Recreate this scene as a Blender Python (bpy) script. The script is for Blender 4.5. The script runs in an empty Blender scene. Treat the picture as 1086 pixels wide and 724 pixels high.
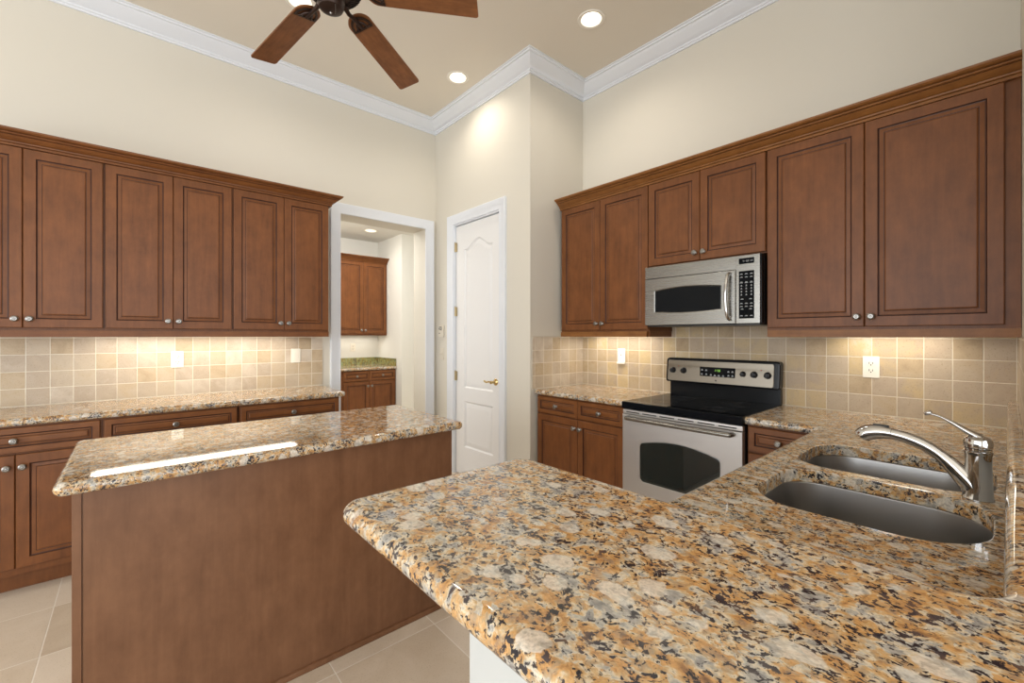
import bpy, bmesh, math, random
from mathutils import Vector, Matrix
from mathutils.geometry import tessellate_polygon
PI = math.pi
rnd = random.Random(4)
SC = bpy.context.scene
COL = SC.collection

# ------------------------------------------------------------------ camera, world, exposure
YAW = math.radians(48.847)
cam = bpy.data.cameras.new('camera')
cam.sensor_width = 36.0
cam.lens = 36.0 * 460.08 / 1086.0
cam.shift_y = -(362.0 - 356.0) / 1086.0
cam.clip_start = 0.02
camo = bpy.data.objects.new('camera', cam)
COL.objects.link(camo)
camo.location = (0, 0, 1.34)
camo.rotation_euler = (PI / 2, 0, YAW - PI / 2)
SC.camera = camo

SC.view_settings.view_transform = 'Standard'
SC.view_settings.look = 'None'
SC.view_settings.gamma = 1.0
SC.view_settings.use_curve_mapping = False
SC.view_settings.exposure = 0.43
SC.cycles.use_denoising = True

w = bpy.data.worlds.new('sky')
SC.world = w
w.use_nodes = True
w.node_tree.nodes['Background'].inputs[0].default_value = (0.85, 0.93, 1.0, 1)
w.node_tree.nodes['Background'].inputs[1].default_value = 1.2


def area(name, loc, direction, sx, sy, watts, col=(1, 1, 1)):
    l = bpy.data.lights.new(name, 'AREA')
    l.shape = 'RECTANGLE'
    l.size, l.size_y = sx, sy
    l.energy = watts
    l.color = col
    o = bpy.data.objects.new(name, l)
    COL.objects.link(o)
    o.location = loc
    o.rotation_euler = Vector(direction).to_track_quat('-Z', 'Y').to_euler()
    return o


# daylight through the two big rear openings of the living area
area('daylight_rear', (-4.25, 0.3, 1.55), (1, 0, 0.35), 6.0, 2.7, 125, (0.96, 0.98, 1.0))
area('daylight_side', (-0.6, -3.95, 1.55), (0, 1, 0.35), 6.0, 2.7, 95, (0.96, 0.98, 1.0))
CAN_W = 15
UNDER_W = 1.0


# ------------------------------------------------------------------ node helpers
def newmat(name):
    m = bpy.data.materials.new(name)
    m.use_nodes = True
    nt = m.node_tree
    return m, nt, nt.nodes['Principled BSDF']


def N(nt, typ, ins=None, **props):
    n = nt.nodes.new(typ)
    for k, v in props.items():
        setattr(n, k, v)
    for k, v in (ins or {}).items():
        s = n.inputs[k]
        if isinstance(v, bpy.types.NodeSocket):
            nt.links.new(v, s)
        else:
            s.default_value = v
    return n


def M(nt, op, a, b=0.0, c=0.0, clamp=False):
    return N(nt, 'ShaderNodeMath', {0: a, 1: b, 2: c}, operation=op, use_clamp=clamp).outputs[0]


def VM(nt, op, a, b=(0, 0, 0)):
    return N(nt, 'ShaderNodeVectorMath', {0: a, 1: b}, operation=op).outputs[0]


def RAMP(nt, fac, stops, interp='LINEAR'):
    n = N(nt, 'ShaderNodeValToRGB', {0: fac})
    cr = n.color_ramp
    cr.interpolation = interp
    while len(cr.elements) < len(stops):
        cr.elements.new(0.5)
    for e, (p, c) in zip(cr.elements, stops):
        e.position = p
        e.color = (c[0], c[1], c[2], 1)
    return n.outputs[0]


def MIX(nt, fac, a, b, mode='MIX'):
    n = N(nt, 'ShaderNodeMix', None, data_type='RGBA', blend_type=mode)
    for s, v in ((n.inputs[0], fac), (n.inputs[6], a), (n.inputs[7], b)):
        if isinstance(v, bpy.types.NodeSocket):
            nt.links.new(v, s)
        else:
            s.default_value = v if not isinstance(v, tuple) else (v[0], v[1], v[2], 1)
    return n.outputs[2]


def NOISE(nt, vec, scale, detail=3, rough=0.55, dist=0.0):
    return N(nt, 'ShaderNodeTexNoise', {'Vector': vec, 'Scale': scale, 'Detail': detail, 'Roughness': rough, 'Distortion': dist})


def S(r, g, b):
    f = lambda v: (v / 255 / 12.92) if v / 255 <= 0.04045 else ((v / 255 + 0.055) / 1.055) ** 2.4
    return (f(r), f(g), f(b))


def plain(name, col, rough=0.5, metal=0.0, spec=None, coat=0.0, bump=None, emit=None):
    m, nt, b = newmat(name)
    b.inputs['Base Color'].default_value = (*col, 1)
    b.inputs['Roughness'].default_value = rough
    b.inputs['Metallic'].default_value = metal
    if spec is not None:
        b.inputs['Specular IOR Level'].default_value = spec
    b.inputs['Coat Weight'].default_value = coat
    if emit:
        b.inputs['Emission Color'].default_value = (*emit[0], 1)
        b.inputs['Emission Strength'].default_value = emit[1]
    g = N(nt, 'ShaderNodeNewGeometry')
    if bump:
        n = NOISE(nt, g.outputs['Position'], bump[0], 3)
        bp = N(nt, 'ShaderNodeBump', {'Strength': bump[1], 'Distance': 0.002, 'Height': n.outputs['Fac']})
        nt.links.new(bp.outputs[0], b.inputs['Normal'])
    else:
        n = NOISE(nt, g.outputs['Position'], 9, 2)
        c = MIX(nt, M(nt, 'MULTIPLY', n.outputs['Fac'], 0.06), (*col,), tuple(x * 0.8 for x in col))
        nt.links.new(c, b.inputs['Base Color'])
    return m


def wood(name, dark, light, axis='z', rough=0.42, coat=0.04, scale=1.0):
    m, nt, b = newmat(name)
    tc = N(nt, 'ShaderNodeTexCoord').outputs['Object']
    oi = N(nt, 'ShaderNodeObjectInfo').outputs['Random']
    off = N(nt, 'ShaderNodeCombineXYZ', {0: M(nt, 'MULTIPLY', oi, 17.0), 1: M(nt, 'MULTIPLY', oi, 5.0), 2: M(nt, 'MULTIPLY', oi, 11.0)}).outputs[0]
    p = VM(nt, 'ADD', tc, off)
    sc = {'z': (14, 14, 1.3), 'x': (1.3, 14, 14), 'y': (14, 1.3, 14)}[axis]
    pv = VM(nt, 'MULTIPLY', p, tuple(v * scale for v in sc))
    n1 = NOISE(nt, pv, 3.0, 6, 0.6, 0.4).outputs['Fac']
    n2 = NOISE(nt, VM(nt, 'MULTIPLY', p, (1.0, 1.0, 0.7)), 11.0, 5, 0.65).outputs['Fac']
    f = M(nt, 'ADD', M(nt, 'MULTIPLY', n1, 0.42), M(nt, 'MULTIPLY', n2, 0.58))
    c = RAMP(nt, f, [(0.3, dark), (0.72, light)])
    nt.links.new(c, b.inputs['Base Color'])
    b.inputs['Roughness'].default_value = rough
    b.inputs['Coat Weight'].default_value = coat
    b.inputs['Specular IOR Level'].default_value = 0.32
    b.inputs['Coat Roughness'].default_value = 0.25
    bp = N(nt, 'ShaderNodeBump', {'Strength': 0.05, 'Distance': 0.001, 'Height': n1})
    nt.links.new(bp.outputs[0], b.inputs['Normal'])
    return m


def granite(name, light=1.0, white=0.72, tint=(1, 1, 1)):
    m, nt, b = newmat(name)
    pos = N(nt, 'ShaderNodeNewGeometry').outputs['Position']
    def warp(v, sc, amt):
        wob = NOISE(nt, v, sc, 2).outputs['Color']
        return VM(nt, 'ADD', v, VM(nt, 'MULTIPLY', VM(nt, 'SUBTRACT', wob, (0.5, 0.5, 0.5)), (amt, amt, amt)))
    p = warp(warp(VM(nt, 'MULTIPLY', pos, (1.15, 0.92, 1.0)), 12, 0.03), 80, 0.010)
    k = lambda c: tuple(min(0.92, x * light * t_) for x, t_ in zip(c, tint))
    sel = lambda node: N(nt, 'ShaderNodeSeparateColor', {0: node.outputs['Color']}).outputs
    # soft patches of gold, tan and cream with finer grains over them
    big = NOISE(nt, p, 34, 5, 0.62).outputs['Fac']
    v1 = N(nt, 'ShaderNodeTexVoronoi', {'Vector': p, 'Scale': 85.0}, feature='F1')
    f = M(nt, 'ADD', M(nt, 'MULTIPLY', sel(v1)[0], 0.22), M(nt, 'MULTIPLY', M(nt, 'SUBTRACT', big, 0.24), 1.45))
    base = RAMP(nt, f, [(0.12, k(S(116, 84, 62))), (0.25, k(S(176, 132, 88))), (0.36, k(S(206, 158, 100))), (0.47, k(S(204, 172, 128))),
                        (0.55, k(S(220, 204, 178))), (0.64, k(S(184, 180, 172))), (0.78, k(S(142, 139, 138)))])
    fine = NOISE(nt, p, 260, 2).outputs['Fac']
    # pale quartz patches
    v2 = N(nt, 'ShaderNodeTexVoronoi', {'Vector': p, 'Scale': 21.0}, feature='SMOOTH_F1')
    v2.inputs['Smoothness'].default_value = 0.35
    q = RAMP(nt, M(nt, 'ADD', v2.outputs['Distance'], M(nt, 'MULTIPLY', sel(v2)[0], 0.55)), [(0.46, (1, 1, 1)), (0.52, (0, 0, 0))])
    n5 = NOISE(nt, p, 110, 3).outputs['Fac']
    base = MIX(nt, M(nt, 'MULTIPLY', q, white), base, MIX(nt, n5, k(S(244, 238, 228)), k(S(200, 193, 182))))
    # grey translucent grains
    n3 = NOISE(nt, p, 75, 2, 0.5).outputs['Fac']
    gm = RAMP(nt, n3, [(0.52, (0, 0, 0)), (0.60, (1, 1, 1))])
    base = MIX(nt, M(nt, 'MULTIPLY', gm, 0.42), base, k(S(140, 134, 126)))
    # dark mica, clustered and stringy
    n4 = NOISE(nt, p, 138, 3, 0.6, 0.25).outputs['Fac']
    cl = NOISE(nt, p, 24, 3, 0.6).outputs['Fac']
    th = M(nt, 'SUBTRACT', M(nt, 'ADD', n4, M(nt, 'MULTIPLY', cl, 0.5)), 0.790)
    dm = M(nt, 'MULTIPLY', th, 20.0, clamp=True)
    n6 = NOISE(nt, p, 25, 1).outputs['Fac']
    dark = RAMP(nt, n6, [(0.42, S(46, 44, 50)), (0.56, S(74, 66, 68)), (0.68, S(106, 84, 72))])
    base = MIX(nt, M(nt, 'MULTIPLY', dm, M(nt, 'SUBTRACT', 1.0, M(nt, 'MULTIPLY', q, 0.85))), base, dark)
    base = MIX(nt, 1.0, base, RAMP(nt, fine, [(0.3, (0.74, 0.74, 0.74)), (0.6, (1.0, 1.0, 1.0))]), 'MULTIPLY')
    nt.links.new(base, b.inputs['Base Color'])
    b.inputs['Roughness'].default_value = 0.04
    b.inputs['Specular IOR Level'].default_value = 0.6
    bp = N(nt, 'ShaderNodeBump', {'Strength': 0.012, 'Distance': 0.0004, 'Height': n4})
    nt.links.new(bp.outputs[0], b.inputs['Normal'])
    return m


def tiles(name, a, bax, oa, ob, pitch, grout, palette, groutcol, rough, mott=8.0, bump=0.5, gloss=0.5):
    m, nt, b = newmat(name)
    pos = N(nt, 'ShaderNodeNewGeometry').outputs['Position']
    sp = N(nt, 'ShaderNodeSeparateXYZ', {0: pos}).outputs
    ix = {'x': 0, 'y': 1, 'z': 2}
    wv = NOISE(nt, pos, 45, 3).outputs['Fac']
    u = M(nt, 'DIVIDE', M(nt, 'SUBTRACT', sp[ix[a]], oa), pitch)
    v = M(nt, 'DIVIDE', M(nt, 'SUBTRACT', sp[ix[bax]], ob), pitch)
    cell = N(nt, 'ShaderNodeCombineXYZ', {0: M(nt, 'FLOOR', u), 1: M(nt, 'FLOOR', v), 2: 3.7}).outputs[0]
    ed = lambda t: M(nt, 'SUBTRACT', 0.5, M(nt, 'ABSOLUTE', M(nt, 'SUBTRACT', M(nt, 'FRACT', t), 0.5)))
    d = M(nt, 'MINIMUM', ed(u), ed(v))
    d = M(nt, 'ADD', d, M(nt, 'MULTIPLY', M(nt, 'SUBTRACT', wv, 0.5), grout * 0.7))
    tile_m = N(nt, 'ShaderNodeMapRange', {0: d, 1: grout * 0.5, 2: grout * 1.1, 3: 0.0, 4: 1.0}).outputs[0]
    wn = N(nt, 'ShaderNodeTexWhiteNoise', {'Vector': cell}, noise_dimensions='3D')
    n = NOISE(nt, VM(nt, 'ADD', pos, VM(nt, 'MULTIPLY', wn.outputs['Color'], (7, 7, 7))), mott, 5, 0.62, 0.6).outputs['Fac']
    f = M(nt, 'ADD', M(nt, 'MULTIPLY', wn.outputs['Value'], 0.5), M(nt, 'MULTIPLY', n, 0.5))
    st = [(0.16 + 0.68 * i / (len(palette) - 1), c) for i, c in enumerate(palette)]
    c = RAMP(nt, f, st)
    pit = RAMP(nt, NOISE(nt, pos, 160, 2).outputs['Fac'], [(0.28, (0.72, 0.68, 0.6)), (0.4, (1, 1, 1))])
    c = MIX(nt, 0.8, c, pit, 'MULTIPLY')
    c = MIX(nt, tile_m, groutcol, c)
    nt.links.new(c, b.inputs['Base Color'])
    b.inputs['Roughness'].default_value = rough
    b.inputs['Specular IOR Level'].default_value = gloss
    h = M(nt, 'ADD', tile_m, M(nt, 'MULTIPLY', n, 0.15))
    bp = N(nt, 'ShaderNodeBump', {'Strength': bump, 'Distance': 0.002, 'Height': h})
    nt.links.new(bp.outputs[0], b.inputs['Normal'])
    return m


def steel(name, col, rough, axis):
    m, nt, b = newmat(name)
    tc = N(nt, 'ShaderNodeTexCoord').outputs['Object']
    sc = {'x': (2, 300, 300), 'y': (300, 2, 300), 'z': (300, 300, 2)}[axis]
    n = NOISE(nt, VM(nt, 'MULTIPLY', tc, sc), 1.0, 3).outputs['Fac']
    b.inputs['Base Color'].default_value = (*col, 1)
    b.inputs['Metallic'].default_value = 1.0
    b.inputs['Anisotropic'].default_value = 0.5
    r = N(nt, 'ShaderNodeMapRange', {0: n, 3: rough - 0.06, 4: rough + 0.06}).outputs[0]
    nt.links.new(r, b.inputs['Roughness'])
    bp = N(nt, 'ShaderNodeBump', {'Strength': 0.04, 'Distance': 0.0003, 'Height': n})
    nt.links.new(bp.outputs[0], b.inputs['Normal'])
    return m


# ------------------------------------------------------------------ materials
WALL = plain('wall_paint', S(212, 206, 193), 0.75, bump=(220, 0.06))
CEIL = plain('ceiling_paint', S(222, 214, 200), 0.85, bump=(260, 0.05))
WHITE = plain('white_trim_paint', S(222, 225, 230), 0.38)
DOORW = plain('white_door_paint', S(230, 229, 228), 0.42)
BARW = plain('bar_wall_paint', S(196, 198, 196), 0.7, bump=(200, 0.05))
PANTRYW = plain('pantry_wall_paint', S(230, 228, 220), 0.8)
WOOD = wood('cherry_stained_maple', S(94, 54, 25), S(131, 80, 42))
WOODX = wood('cherry_stained_maple_level_grain', S(98, 56, 26), S(132, 82, 42), 'x')
WOODY = wood('cherry_stained_maple_run', S(114, 70, 32), S(148, 98, 50), 'y')
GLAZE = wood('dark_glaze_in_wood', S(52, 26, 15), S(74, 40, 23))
PANELW = wood('maple_panel', S(102, 68, 45), S(132, 93, 66), coat=0.12, scale=0.7)
FANW = wood('walnut_blade', S(92, 54, 28), S(142, 92, 54), 'x', 0.45, 0.05, 2.0)
BRONZE = plain('oil_rubbed_bronze', S(58, 44, 38), 0.4, 0.7)
GRANITE = granite('gold_granite')
PGRAN = granite('green_granite', 0.75, 0.3, (0.80, 1.0, 0.55))
TRAV = [S(168, 147, 118), S(188, 168, 140), S(192, 176, 154), S(180, 163, 143), S(198, 184, 166), S(208, 198, 184)]
TILE_L = tiles('travertine_left', 'x', 'z', 0.023, 0.917, 0.1025, 0.022, TRAV, S(226, 218, 200), 0.5)
TILE_S = tiles('travertine_stove', 'y', 'z', 0.487, 0.917, 0.1025, 0.022, [S(160, 138, 108), S(182, 160, 128), S(186, 168, 144), S(176, 157, 134), S(196, 172, 130), S(200, 188, 170)], S(222, 212, 192), 0.5)
TILE_J = tiles('travertine_corner', 'x', 'z', 2.42, 0.917, 0.1025, 0.022, TRAV, S(224, 215, 197), 0.5)
FLOORM = tiles('floor_tile', 'x', 'y', 0.606, 1.758, 0.45, 0.006,
               [S(190, 171, 149), S(204, 188, 168), S(216, 202, 185), S(210, 195, 177)], S(232, 224, 212), 0.42, 6.0, 0.3)
STEEL = steel('brushed_steel', (0.26, 0.25, 0.23), 0.27, 'x')
SINKS = steel('sink_steel', (0.40, 0.39, 0.38), 0.33, 'z')
CHROME = plain('chrome', (0.60, 0.595, 0.59), 0.06, 1.0)
NICKEL = plain('brushed_nickel', (0.30, 0.285, 0.265), 0.28, 1.0)
BRASS = plain('polished_brass', S(206, 178, 120), 0.2, 1.0)
CREAM = plain('cream_plastic', S(216, 208, 192), 0.4)
HINGE = plain('satin_brass', S(176, 160, 126), 0.35, 0.8)
BLACKG = plain('black_glass', (0.006, 0.007, 0.009), 0.04, 0.0, 0.10)
BLACKE = plain('black_enamel', (0.008, 0.009, 0.011), 0.15, 0.0, 0.2)
BLACKP = plain('black_plastic', (0.015, 0.015, 0.017), 0.35)
OVENG = plain('oven_window_glass', (0.016, 0.022, 0.020), 0.02, 0.0, 1.0)
STEELF = steel('fascia_steel', (0.22, 0.195, 0.16), 0.30, 'x')
STEELO = steel('oven_door_steel', (0.60, 0.58, 0.555), 0.44, 'x')
GREYP = plain('grey_print', S(170, 172, 175), 0.5)
GREEN = plain('green_digits', S(120, 170, 60), 0.5, emit=((0.35, 0.7, 0.12), 0.5))
IVORY = plain('ivory_plastic', S(236, 230, 216), 0.35)
SLOT = plain('dark_slot', (0.02, 0.018, 0.016), 0.6)
LENS = plain('lit_lens', (1, 0.96, 0.88), 0.4, emit=((1.0, 0.93, 0.80), 5.0))
TUBE = plain('lit_tube', (1, 0.96, 0.9), 0.4, emit=((1.0, 0.92, 0.78), 4.0))
CANW = plain('white_can_trim', S(236, 230, 218), 0.45)
BURNER = plain('burner_ring_print', S(58, 60, 64), 0.1)
RED = plain('red_indicator', S(150, 50, 36), 0.4)


# ------------------------------------------------------------------ mesh builder
WM = {}


def offset_poly(pts, d):
    n = len(pts)
    if not isinstance(d, (list, tuple)):
        d = [d] * n
    out = []
    for i in range(n):
        p0, p1, p2 = Vector(pts[i - 1]), Vector(pts[i]), Vector(pts[(i + 1) % n])
        e1, e2 = (p1 - p0).normalized(), (p2 - p1).normalized()
        n1, n2 = Vector((-e1.y, e1.x)), Vector((-e2.y, e2.x))
        d1, d2 = d[i - 1], d[i]
        det = n1.x * n2.y - n1.y * n2.x
        if abs(det) < 1e-3:
            q = p1 + (n1 + n2).normalized() * ((d1 + d2) / 2)
        else:
            q = p1 + Vector(((d1 * n2.y - d2 * n1.y) / det, (n1.x * d2 - n2.x * d1) / det))
        out.append((q.x, q.y))
    return out


def round_poly(pts, radii, seg=8, flags=None):
    n = len(pts)
    if not isinstance(radii, (list, tuple)):
        radii = [radii] * n
    flags = flags or [1] * n
    out, fl = [], []
    for i in range(n):
        p0, p1, p2 = Vector(pts[i - 1]), Vector(pts[i]), Vector(pts[(i + 1) % n])
        r = radii[i]
        if r <= 0:
            out.append((p1.x, p1.y)); fl.append(flags[i]); continue
        a, b = (p0 - p1).normalized(), (p2 - p1).normalized()
        ang = math.acos(max(-1, min(1, a.dot(b))))
        t = r / math.tan(ang / 2)
        c = p1 + (a + b).normalized() * (r / math.sin(ang / 2))
        s, e = p1 + a * t - c, p1 + b * t - c
        a0, a1 = math.atan2(s.y, s.x), math.atan2(e.y, e.x)
        da = (a1 - a0 + PI) % (2 * PI) - PI
        for k in range(seg + 1):
            an = a0 + da * k / seg
            out.append((c.x + r * math.cos(an), c.y + r * math.sin(an)))
            fl.append(flags[i] if k == seg else (1 if (flags[i] and flags[i - 1]) else 0))
    return out, fl


class MB:
    def __init__(s):
        s.bm = bmesh.new()

    def face(s, vs, mi=0):
        try:
            f = s.bm.faces.new(vs)
            f.material_index = mi
            return f
        except ValueError:
            return None

    def box(s, x0, x1, y0, y1, z0, z1, bev=0.0, mi=0, seg=2):
        x0, x1 = min(x0, x1), max(x0, x1); y0, y1 = min(y0, y1), max(y0, y1); z0, z1 = min(z0, z1), max(z0, z1)
        v = [s.bm.verts.new(p) for p in ((x0, y0, z0), (x1, y0, z0), (x1, y1, z0), (x0, y1, z0), (x0, y0, z1), (x1, y0, z1), (x1, y1, z1), (x0, y1, z1))]
        fs = [s.face([v[i] for i in q], mi) for q in ((0, 3, 2, 1), (4, 5, 6, 7), (0, 1, 5, 4), (1, 2, 6, 5), (2, 3, 7, 6), (3, 0, 4, 7))]
        if bev > 0:
            es = list({e for f in fs for e in f.edges})
            bmesh.ops.bevel(s.bm, geom=es, offset=bev, segments=seg, affect='EDGES', profile=0.5, material=mi)
        return s

    def rings(s, loops, cap0=True, cap1=True, closed=True, mats=None, pm=None):
        L = [[s.bm.verts.new(p) for p in lp] for lp in loops]
        for k in range(len(L) - 1):
            n = len(L[k])
            for i in range(n if closed else n - 1):
                j = (i + 1) % n
                s.face([L[k][i], L[k][j], L[k + 1][j], L[k + 1][i]], pm[i] if pm else (mats[k] if mats else 0))
        if cap0:
            s.face(list(reversed(L[0])), mats[0] if mats else 0)
        if cap1:
            s.face(L[-1], mats[-1] if mats else 0)
        return L

    def cap(s, loops, mi=0, to3=None):
        """fill outer loop with holes; loops are lists of BMVerts, 2-D coordinates by to2"""
        pts = [[Vector((to3(v.co)[0], to3(v.co)[1], 0)) for v in lp] for lp in loops]
        flat = [v for lp in loops for v in lp]
        for t in tessellate_polygon(pts):
            s.face([flat[i] for i in t], mi)

    def slab(s, outline, z0, z1, flags=None, holes=(), bull=True, hole_r=0.004, seg=6):
        n = len(outline)
        flags = flags or [1] * n
        r = (z1 - z0) / 2
        zc = (z0 + z1) / 2
        loops = []
        if bull:
            for k in range(seg + 1):
                a = -PI / 2 + PI * k / seg
                ins = r * (1 - math.cos(a))
                p = offset_poly(outline, [ins * f for f in flags])
                loops.append([(x, y, zc + r * math.sin(a)) for x, y in p])
        else:
            loops = [[(x, y, z0) for x, y in outline], [(x, y, z1) for x, y in outline]]
        L = s.rings(loops, False, False)
        hb, ht = [], []
        for h in holes:
            g = offset_poly(h, -hole_r)
            H = s.rings([[(x, y, z0) for x, y in h], [(x, y, z1 - hole_r) for x, y in h],
                         [(x, y, z1 - hole_r * 0.3) for x, y in offset_poly(h, -hole_r * 0.3)], [(x, y, z1) for x, y in g]], False, False)
            hb.append(H[0]); ht.append(H[-1])
        t2 = lambda c: (c.x, c.y)
        s.cap([L[0]] + hb, 0, t2)
        s.cap([L[-1]] + ht, 0, t2)
        return s

    def sweep(s, path, prof, mp, closed=False, mi=0, pm=None):
        n = len(path)
        loops = []
        for i in range(n):
            p = Vector(path[i])
            def nor(a, b):
                e = (Vector(b) - Vector(a)).normalized()
                return Vector((e.y, -e.x))
            if closed or 0 < i < n - 1:
                n1, n2 = nor(path[i - 1], path[i]), nor(path[i], path[(i + 1) % n])
                m = (n1 + n2).normalized()
                m = m / max(0.2, m.dot(n1))
            elif i == 0:
                m = nor(path[0], path[1])
            else:
                m = nor(path[-2], path[-1])
            loops.append([mp(p.x + m.x * o, p.y + m.y * o, h) for o, h in prof])
        if closed:
            loops.append(loops[0])
        s.rings(loops, not closed, not closed, mats=[mi] * (len(loops) + 1), pm=pm)
        if closed:
            bmesh.ops.remove_doubles(s.bm, verts=s.bm.verts[:], dist=1e-6)
        return s

    def lathe(s, prof, org=(0, 0, 0), axis=(0, 0, 1), seg=24, mi=0, cap0=True, cap1=True):
        q = Vector(axis).to_track_quat('Z', 'Y')
        o = Vector(org)
        loops = []
        for r, h in prof:
            loops.append([tuple(o + q @ Vector((r * math.cos(2 * PI * k / seg), r * math.sin(2 * PI * k / seg), h))) for k in range(seg)])
        s.rings(loops, cap0, cap1, mats=[mi] * (len(loops) + 1))
        return s

    def tube(s, path, rad, seg=12, mi=0, flat=1.0):
        n = len(path)
        P = [Vector(p) for p in path]
        rad = rad if isinstance(rad, (list, tuple)) else [rad] * n
        t = [(P[min(i + 1, n - 1)] - P[max(i - 1, 0)]).normalized() for i in range(n)]
        up = Vector((0, 0, 1)) if abs(t[0].z) < 0.9 else Vector((1, 0, 0))
        a = t[0].cross(up).normalized()
        loops = []
        for i in range(n):
            a = (a - t[i] * a.dot(t[i])).normalized()
            b = t[i].cross(a)
            loops.append([tuple(P[i] + a * (rad[i] * math.cos(2 * PI * k / seg)) + b * (rad[i] * flat * math.sin(2 * PI * k / seg))) for k in range(seg)])
        s.rings(loops, mats=[mi] * (n + 1))
        return s

    def xf(s, mat):
        bmesh.ops.transform(s.bm, matrix=mat, verts=s.bm.verts[:])
        return s

    def build(s, name, mats, parent=None, world=True, smooth=35, recalc=True):
        if recalc:
            bmesh.ops.recalc_face_normals(s.bm, faces=s.bm.faces[:])
        me = bpy.data.meshes.new(name)
        s.bm.to_mesh(me)
        s.bm.free()
        for m in (mats if isinstance(mats, (list, tuple)) else [mats]):
            me.materials.append(m)
        if smooth:
            for p in me.polygons:
                p.use_smooth = True
            me.set_sharp_from_angle(angle=math.radians(smooth))
        o = bpy.data.objects.new(name, me)
        COL.objects.link(o)
        if smooth:
            wn = o.modifiers.new('weighted_normals', 'WEIGHTED_NORMAL')
            wn.keep_sharp = True
        if parent is not None:
            o.parent = parent
            WM[o] = WM[parent]
            if world:
                me.transform(WM[parent].inverted())
        else:
            WM[o] = Matrix.Identity(4)
        return o


def smoothpath(pts, n=8):
    P = [Vector(p) for p in pts]
    out = []
    for i in range(len(P) - 1):
        a, b, c, d = P[max(i - 1, 0)], P[i], P[i + 1], P[min(i + 2, len(P) - 1)]
        for k in range(n):
            t = k / n
            out.append(0.5 * ((2 * b) + (c - a) * t + (2 * a - 5 * b + 4 * c - d) * t * t + (3 * b - a - 3 * c + d) * t ** 3))
    out.append(P[-1])
    return out


def tag(o, label, cat, group=None):
    o['label'] = label
    o['category'] = cat
    if group:
        o['group'] = group
    return o


def thing(name, label, cat, loc=(0, 0, 0), rz=0.0, group=None):
    o = bpy.data.objects.new(name, None)
    COL.objects.link(o)
    o.empty_display_size = 0.1
    o.location = loc
    o.rotation_euler = (0, 0, rz)
    WM[o] = Matrix.Translation(loc) @ Matrix.Rotation(rz, 4, 'Z')
    return tag(o, label, cat, group)


def struct(o):
    o['kind'] = 'structure'
    return o


LEFT, STOVE = 0.0, -PI / 2      # facing -y / facing -x

# ------------------------------------------------------------------ the room shell
XD, YJ, XS, YL, ZC = 2.377, 2.50, 3.025, 3.928, 3.527
X0, Y0, YB = -4.3, -4.0, 8.2
CANS = [(2.072, 3.068), (2.385, 1.897), (0.821, 3.045)]

struct(MB().box(X0 - 0.2, 5.2, Y0 - 0.2, YB + 0.2, -0.12, 0.0).build('floor', FLOORM, smooth=0))
b = MB()
circ = lambda cx, cy, r, n=28: [(cx + r * math.cos(2 * PI * k / n), cy + r * math.sin(2 * PI * k / n)) for k in range(n)]
b.slab([(X0 - 0.1, Y0 - 0.1), (XS + 0.1, Y0 - 0.1), (XS + 0.1, YL + 0.2), (X0 - 0.1, YL + 0.2)], ZC, ZC + 0.14,
       holes=[circ(x, y, 0.074) for x, y in CANS], bull=False, hole_r=0.0005)
struct(b.build('ceiling', CEIL))
OX0, OX1, OZ = 1.396, 2.254, 2.431          # cased opening in the left wall
b = MB()
b.box(X0 - 0.1, OX0, YL, YL + 0.24, 0, ZC + 0.05); b.box(OX1, XD + 0.12, YL, YL + 0.24, 0, ZC + 0.05); b.box(OX0, OX1, YL, YL + 0.24, OZ, ZC + 0.05)
struct(b.build('wall_left', WALL, smooth=0))
DY0, DY1, DZ = 2.88, 3.585, 2.425           # white door in the back wall
b = MB()
b.box(XD, XD + 0.12, YJ, DY0, 0, ZC + 0.05); b.box(XD, XD + 0.12, DY1, YL, 0, ZC + 0.05); b.box(XD, XD + 0.12, DY0, DY1, DZ, ZC + 0.05)
struct(b.build('wall_back', WALL, smooth=0))
struct(MB().box(XD + 0.12, XS + 0.12, YJ, YJ + 0.12, 0, ZC + 0.05).build('wall_corner', WALL, smooth=0))
struct(MB().box(XS, XS + 0.12, Y0 - 0.1, YJ, 0, ZC + 0.05).build('wall_right', WALL, smooth=0))
struct(MB().box(1.62, XS, -0.20, -0.0365, 0, ZC).build('wall_return', WALL, smooth=0))
b = MB()
b.box(X0 - 0.15, X0, Y0, -2.7, 0, ZC); b.box(X0 - 0.15, X0, 3.3, YL, 0, ZC); b.box(X0 - 0.15, X0, -2.7, 3.3, 2.95, ZC)
struct(b.build('wall_rear', WALL, smooth=0))
b = MB()
b.box(X0, -3.6, Y0 - 0.15, Y0, 0, ZC); b.box(2.4, XS, Y0 - 0.15, Y0, 0, ZC); b.box(-3.6, 2.4, Y0 - 0.15, Y0, 2.95, ZC)
struct(b.build('wall_side', WALL, smooth=0))
# bar wall under the raised top
b = MB()
b.slab([(0.508, -0.16), (1.62, -0.16), (1.62, -0.0365), (XS, -0.0365), (XS, -0.017), (0.64, -0.017), (0.64, 0.71), (0.508, 0.71)], 0, 1.006, bull=False)
struct(b.build('wall_bar', BARW, smooth=0))

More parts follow.
